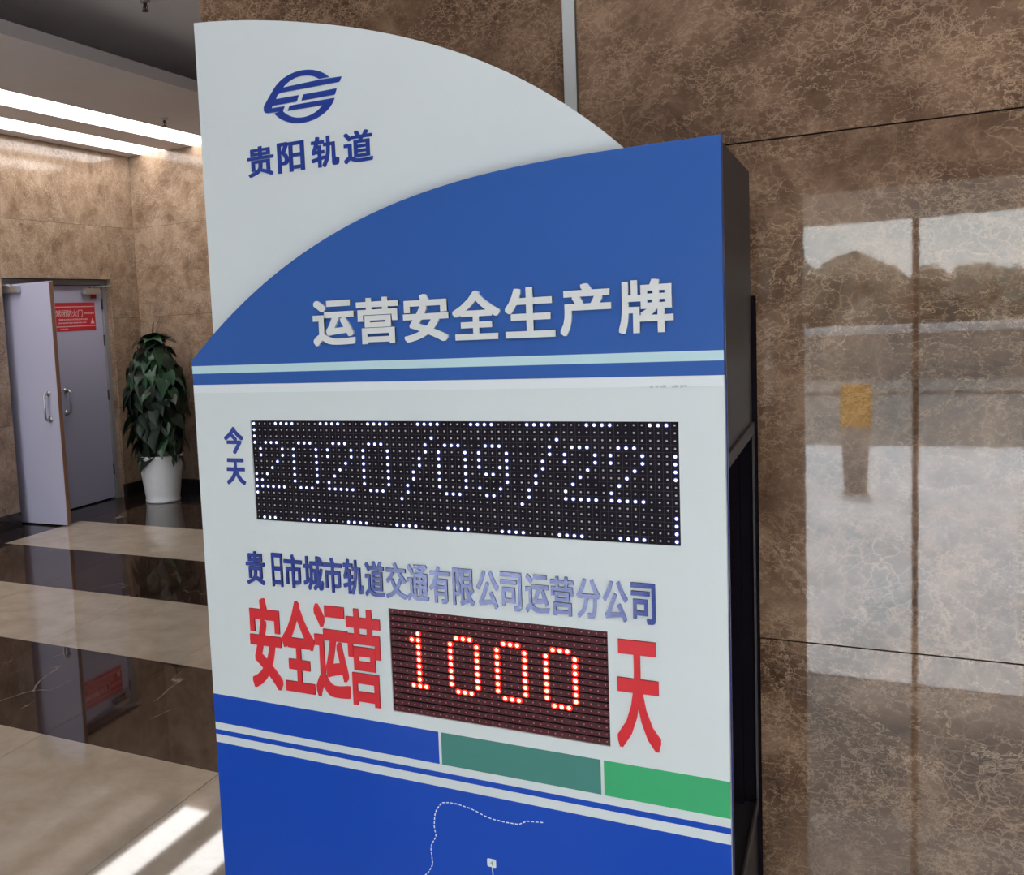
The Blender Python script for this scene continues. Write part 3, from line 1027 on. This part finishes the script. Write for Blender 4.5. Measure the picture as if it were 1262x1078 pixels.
def handle(parent, pts_on, axis):
    """D-shaped pull handle; pts_on = (x, y, z0, z1) foot position, axis = outward normal"""
    x, y, z0, z1 = pts_on
    n = Vector(axis)
    bm = bmesh.new()
    path = [Vector((x, y, z0)), Vector((x, y, z0)) + n * .045, Vector((x, y, z0 + .015)) + n * .06, Vector((x, y, z1 - .015)) + n * .06,
            Vector((x, y, z1)) + n * .045, Vector((x, y, z1))]
    tube(bm, path, 0.010, 10)
    for z in (z0, z1):
        tube(bm, [Vector((x, y, z)), Vector((x, y, z)) + n * .008], 0.022, 14)
    return sub(parent, bm_obj('pull_handle', bm, M_steel, smooth=True))


handle(oleaf, (-4.975, 4.663, 0.90, 1.115), (0, -1, 0))
handle(leaf, (XD, 5.29, 0.89, 1.09), (1, 0, 0))


def closer(parent, o, along, out):
    """door closer: body, pivot and folding arm"""
    o = Vector(o); along = Vector(along); out = Vector(out)
    bm = bmesh.new()
    c = o + out * 0.028
    s = Matrix.Identity(4)
    hx = along * 0.11; hy = out * 0.026; hz = Vector((0, 0, 0.028))
    vs = [bm.verts.new(c + hx * a + hy * b_ + hz * d) for a in (-1, 1) for b_ in (-1, 1) for d in (-1, 1)]
    for q in [(0, 1, 3, 2), (4, 6, 7, 5), (0, 4, 5, 1), (2, 3, 7, 6), (0, 2, 6, 4), (1, 5, 7, 3)]:
        bm.faces.new([vs[i] for i in q])
    bmesh.ops.recalc_face_normals(bm, faces=bm.faces)
    bmesh.ops.bevel(bm, geom=list(bm.edges), offset=0.008, segments=2, affect='EDGES')
    tube(bm, [c + Vector((0, 0, .028)), c + Vector((0, 0, .045))], 0.012, 10)
    tube(bm, [c + Vector((0, 0, .042)), c + along * 0.16 + out * 0.10 + Vector((0, 0, .042)), c - along * 0.02 + out * 0.02 + Vector((0, 0, .05)) + along * .30], 0.007, 6)
    return sub(parent, bm_obj('door_closer', bm, M_steel))


closer(leaf, (XD, 5.70, DZ - 0.11), (0, 1, 0), (1, 0, 0))
closer(oleaf, (-5.30, 4.663, DZ - 0.10), (-1, 0, 0), (0, -1, 0))
# hinges on the closed leaf
for z in (0.28, 1.0, 1.52, 1.86):
    bm = bmesh.new()
    tube(bm, [(XD + .008, DY1 - .060, z - .05), (XD + .008, DY1 - .060, z + .05)], 0.009, 8)
    sub(leaf, bm_obj('hinge', bm, M_dark_metal))
# red notice on the closed leaf
YS0, YS1, ZS0, ZS1 = 5.243, 5.765, 1.622, 1.880
nt_ = box('red_notice', XD, XD + 0.0015, YS0, YS1, ZS0, ZS1, M_red_sign)
sub(leaf, nt_)
nt_['label'] = 'red fire door notice'


def ypz(name, boxes, m, parent):
    bm = bmesh.new()
    for a, b_, c, d in boxes:
        bx(bm, XD + 0.0016, XD + 0.0022, a, b_, c, d)
    o = bm_obj(name, bm, m)
    return sub(parent, o)


def side_char(ch, y0, y1, z0, z1, m, parent, name='notice_text', bold=0.012):
    co, polys = glyph(ch, bold)
    vs = [(XD + 0.0016 + 0.0008 * c[2], y0 + (y1 - y0) * c[0], z0 + (z1 - z0) * c[1]) for c in co]
    me = bpy.data.meshes.new(name)
    me.from_pydata(vs, [], polys)
    return sub(parent, link(name, me, m))


notice_parts = ypz('notice_line', [(YS0, YS1 - .01, 1.838, 1.846), (YS0, YS1 + .03, 1.660, 1.668)], M_sign_white, leaf)
yy = 5.245
for ch in '常闭防火门':
    side_char(ch, yy, yy + 0.066, 1.752, 1.815, M_sign_white, leaf)
    yy += 0.071
# the lines too small to read in the photograph: rows of short illegible marks
rng = random.Random(5)
marks = []
for y0, y1, z0, z1 in ((5.615, 5.755, 1.772, 1.793), (5.28, 5.66, 1.719, 1.735), (5.26, 5.64, 1.689, 1.703), (5.29, 5.39, 1.635, 1.649)):
    y = y0
    while y < y1:
        w_ = rng.uniform(.008, .016)
        marks.append((y, min(y + w_, y1), z0 + rng.uniform(0, .003), z1 - rng.uniform(0, .003)))
        y += w_ + .006
o = ypz('small_print', marks, M_sign_white, leaf)
o['kind'] = 'stuff'
bm = bmesh.new()
vs = [bm.verts.new((XD + .0018, y, z)) for y, z in ((5.695, 1.684), (5.750, 1.684), (5.7225, 1.735))]
vs2 = [bm.verts.new((XD + .0024, v.co.y, v.co.z)) for v in vs]
bm.faces.new(vs2); bm.faces.new(vs[::-1])
for i in range(3):
    bm.faces.new((vs[i], vs[(i + 1) % 3], vs2[(i + 1) % 3], vs2[i]))
bmesh.ops.recalc_face_normals(bm, faces=bm.faces)
sub(leaf, bm_obj('warning_triangle', bm, M_sign_white))
sub(leaf, box('red_sticker', XD, XD + 0.0015, 5.72, 5.80, 1.915, 1.965, M_red_sign))

# ================================================================== POTTED PLANT
PX, PY = -4.80, 5.86
plant = empty('potted_plant', (PX, PY, 0), 'tall leafy green climbing plant in a tapered white pot in the corner', 'plant')
bm = bmesh.new()
lathe(bm, [(0.150, 0.0), (0.162, 0.004), (0.164, 0.02), (0.158, 0.035), (0.165, 0.08), (0.190, 0.28), (0.208, 0.415), (0.214, 0.425), (0.214, 0.440), (0.202, 0.440), (0.195, 0.40), (0.193, 0.37)], 40)
pot = bm_obj('pot', bm, M_pot, plant, smooth=True)
bm = bmesh.new()
lathe(bm, [(0.191, 0.36), (0.192, 0.385), (0.12, 0.395)], 24)
bm_obj('soil', bm, M_soil, plant)
bm = bmesh.new()
tube(bm, [(0, 0, .38), (0, 0, 1.45)], 0.035, 10)
for k in range(7):
    a = k * 0.9
    pts = []
    for j in range(9):
        z = .4 + j * .13
        rr = 0.05 + 0.10 * math.sin(j * .5 + k) ** 2
        pts.append((rr * math.cos(a + j * .35), rr * math.sin(a + j * .35), z))
    tube(bm, pts, 0.006, 6)
bm_obj('support_pole', bm, M_stem, plant)


def leaf_mesh(L, W, droop, name):
    """heart shaped pothos leaf with a folded midrib, 5 stations"""
    st = [(-0.10, 0.30), (0.02, 0.46), (0.20, 0.50), (0.45, 0.40), (0.72, 0.22), (0.90, 0.08)]
    bm = bmesh.new()
    mid, lf, rt = [], [], []
    for t, w in st:
        tt = max(t, 0.0)
        zz = -droop * L * tt * tt
        mid.append(bm.verts.new((0, tt * L, zz)))
        lf.append(bm.verts.new((-w * W, t * L, zz + 0.10 * W - droop * 0.05 * L)))
        rt.append(bm.verts.new((w * W, t * L, zz + 0.10 * W - droop * 0.05 * L)))
    tip = bm.verts.new((0, L * 1.02, -droop * L * 1.05))
    for i in range(len(st) - 1):
        bm.faces.new((mid[i], mid[i + 1], lf[i + 1], lf[i]))
        bm.faces.new((mid[i + 1], mid[i], rt[i], rt[i + 1]))
    bm.faces.new((mid[-1], tip, lf[-1]))
    bm.faces.new((tip, mid[-1], rt[-1]))
    me = bpy.data.meshes.new(name)
    bm.to_mesh(me)
    bm.free()
    for p in me.polygons:
        p.use_smooth = True
    return me


lm = []
for k, (L_, W_, d_) in enumerate([(0.15, 0.13, 0.35), (0.18, 0.15, 0.5), (0.13, 0.11, 0.2), (0.20, 0.16, 0.6)]):
    for mm in (M_leaf, M_leaf2):
        me = leaf_mesh(L_, W_, d_, 'leaf')
        me.materials.append(mm)
        lm.append(me)
rng = random.Random(11)
for k in range(290):
    z = 0.46 + 1.08 * ((k + rng.random()) / 290)
    t = (z - 0.46) / 1.08
    prof = 0.27 + 0.07 * math.sin(math.pi * min(1, t * 1.05)) - 0.16 * (max(0, t - 0.75) / 0.25) ** 1.6
    a = k * 2.399 + rng.uniform(-.3, .3)
    rad = prof * rng.uniform(0.72, 1.0) - 0.085
    upper = t > 0.62
    me = lm[2 * rng.randrange(4) + (1 if (upper and rng.random() < .65) or rng.random() < .12 else 0)]
    o = bpy.data.objects.new('leaf', me)
    COL.objects.link(o)
    o.parent = plant
    o.location = (rad * math.cos(a), rad * math.sin(a), z)
    tilt = rng.uniform(-75, -30) if t < .93 else rng.uniform(-20, 40)
    o.rotation_euler = (math.radians(tilt), rng.uniform(-.4, .4), a - math.pi / 2 + rng.uniform(-.5, .5))
    s = rng.uniform(0.75, 1.12)
    o.scale = (s, s, s)
# a thin shoot reaching out of the top
bm = bmesh.new()
tube(bm, [(0, 0, 1.45), (0.02, -0.02, 1.56), (0.045, -0.03, 1.66)], 0.006, 6)
tube(bm, [(0.1, 0, 1.40), (0.16, -0.02, 1.50), (0.20, -0.03, 1.53)], 0.006, 6)
bm_obj('shoot', bm, M_stem, plant)

# ================================================================== CEILING FIXTURES
for i, (s, lab) in enumerate(((S1, 'long white ceiling light strip nearer the viewer in the lowered soffit'),
                              (S2, 'long white ceiling light strip next to the left marble wall'))):
    cl = empty('ceiling_light', ((s[0] + s[1]) / 2, 2, ZC), lab, 'ceiling light', 'ceiling light strips')
    keep(cl, box('diffuser', s[0] + .004, s[1] - .004, -3.0, YB - 0.002, ZC + 0.004, ZC + 0.012, M_light))
    bm = bmesh.new()
    bx(bm, s[0] + .0005, s[0] + .004, -3.0, YB - .002, ZC - 0.001, ZC + 0.029)
    bx(bm, s[1] - .004, s[1] - .0005, -3.0, YB - .002, ZC - 0.001, ZC + 0.029)
    bx(bm, s[0] + .0005, s[1] - .0005, -3.0, YB - .002, ZC + .029, ZC + .06)
    keep(cl, bm_obj('light_frame', bm, M_plaster))


def sprinkler(x, y, z, label):
    s = empty('sprinkler', (x, y, z), label, 'sprinkler')
    bm = bmesh.new(); lathe(bm, [(0.032, -0.001), (0.034, -0.006), (0.022, -0.014), (0.012, -0.018)], 20)
    bm_obj('escutcheon', bm, M_steel, s, smooth=True)
    bm = bmesh.new(); lathe(bm, [(0.011, -0.017), (0.011, -0.034), (0.006, -0.038), (0.004, -0.062)], 12)
    for a in (0, math.pi):
        tube(bm, [(0.010 * math.cos(a), 0.010 * math.sin(a), -.030), (0.020 * math.cos(a), 0.020 * math.sin(a), -.046), (0.004 * math.cos(a), 0.004 * math.sin(a), -.062)], 0.0025, 6)
    bm_obj('nozzle', bm, M_dark_metal, s)
    bm = bmesh.new(); lathe(bm, [(0.022, -0.062), (0.023, -0.0645), (0.010, -0.066)], 16)
    bm_obj('deflector', bm, M_dark_metal, s)
    return s


sprinkler(-3.98, 5.16, ZC, 'small metal sprinkler head under the lowered soffit beside the light strip')
sprinkler(-2.98, 3.70, ZUP, 'small dark sprinkler head on the higher ceiling at the top edge')
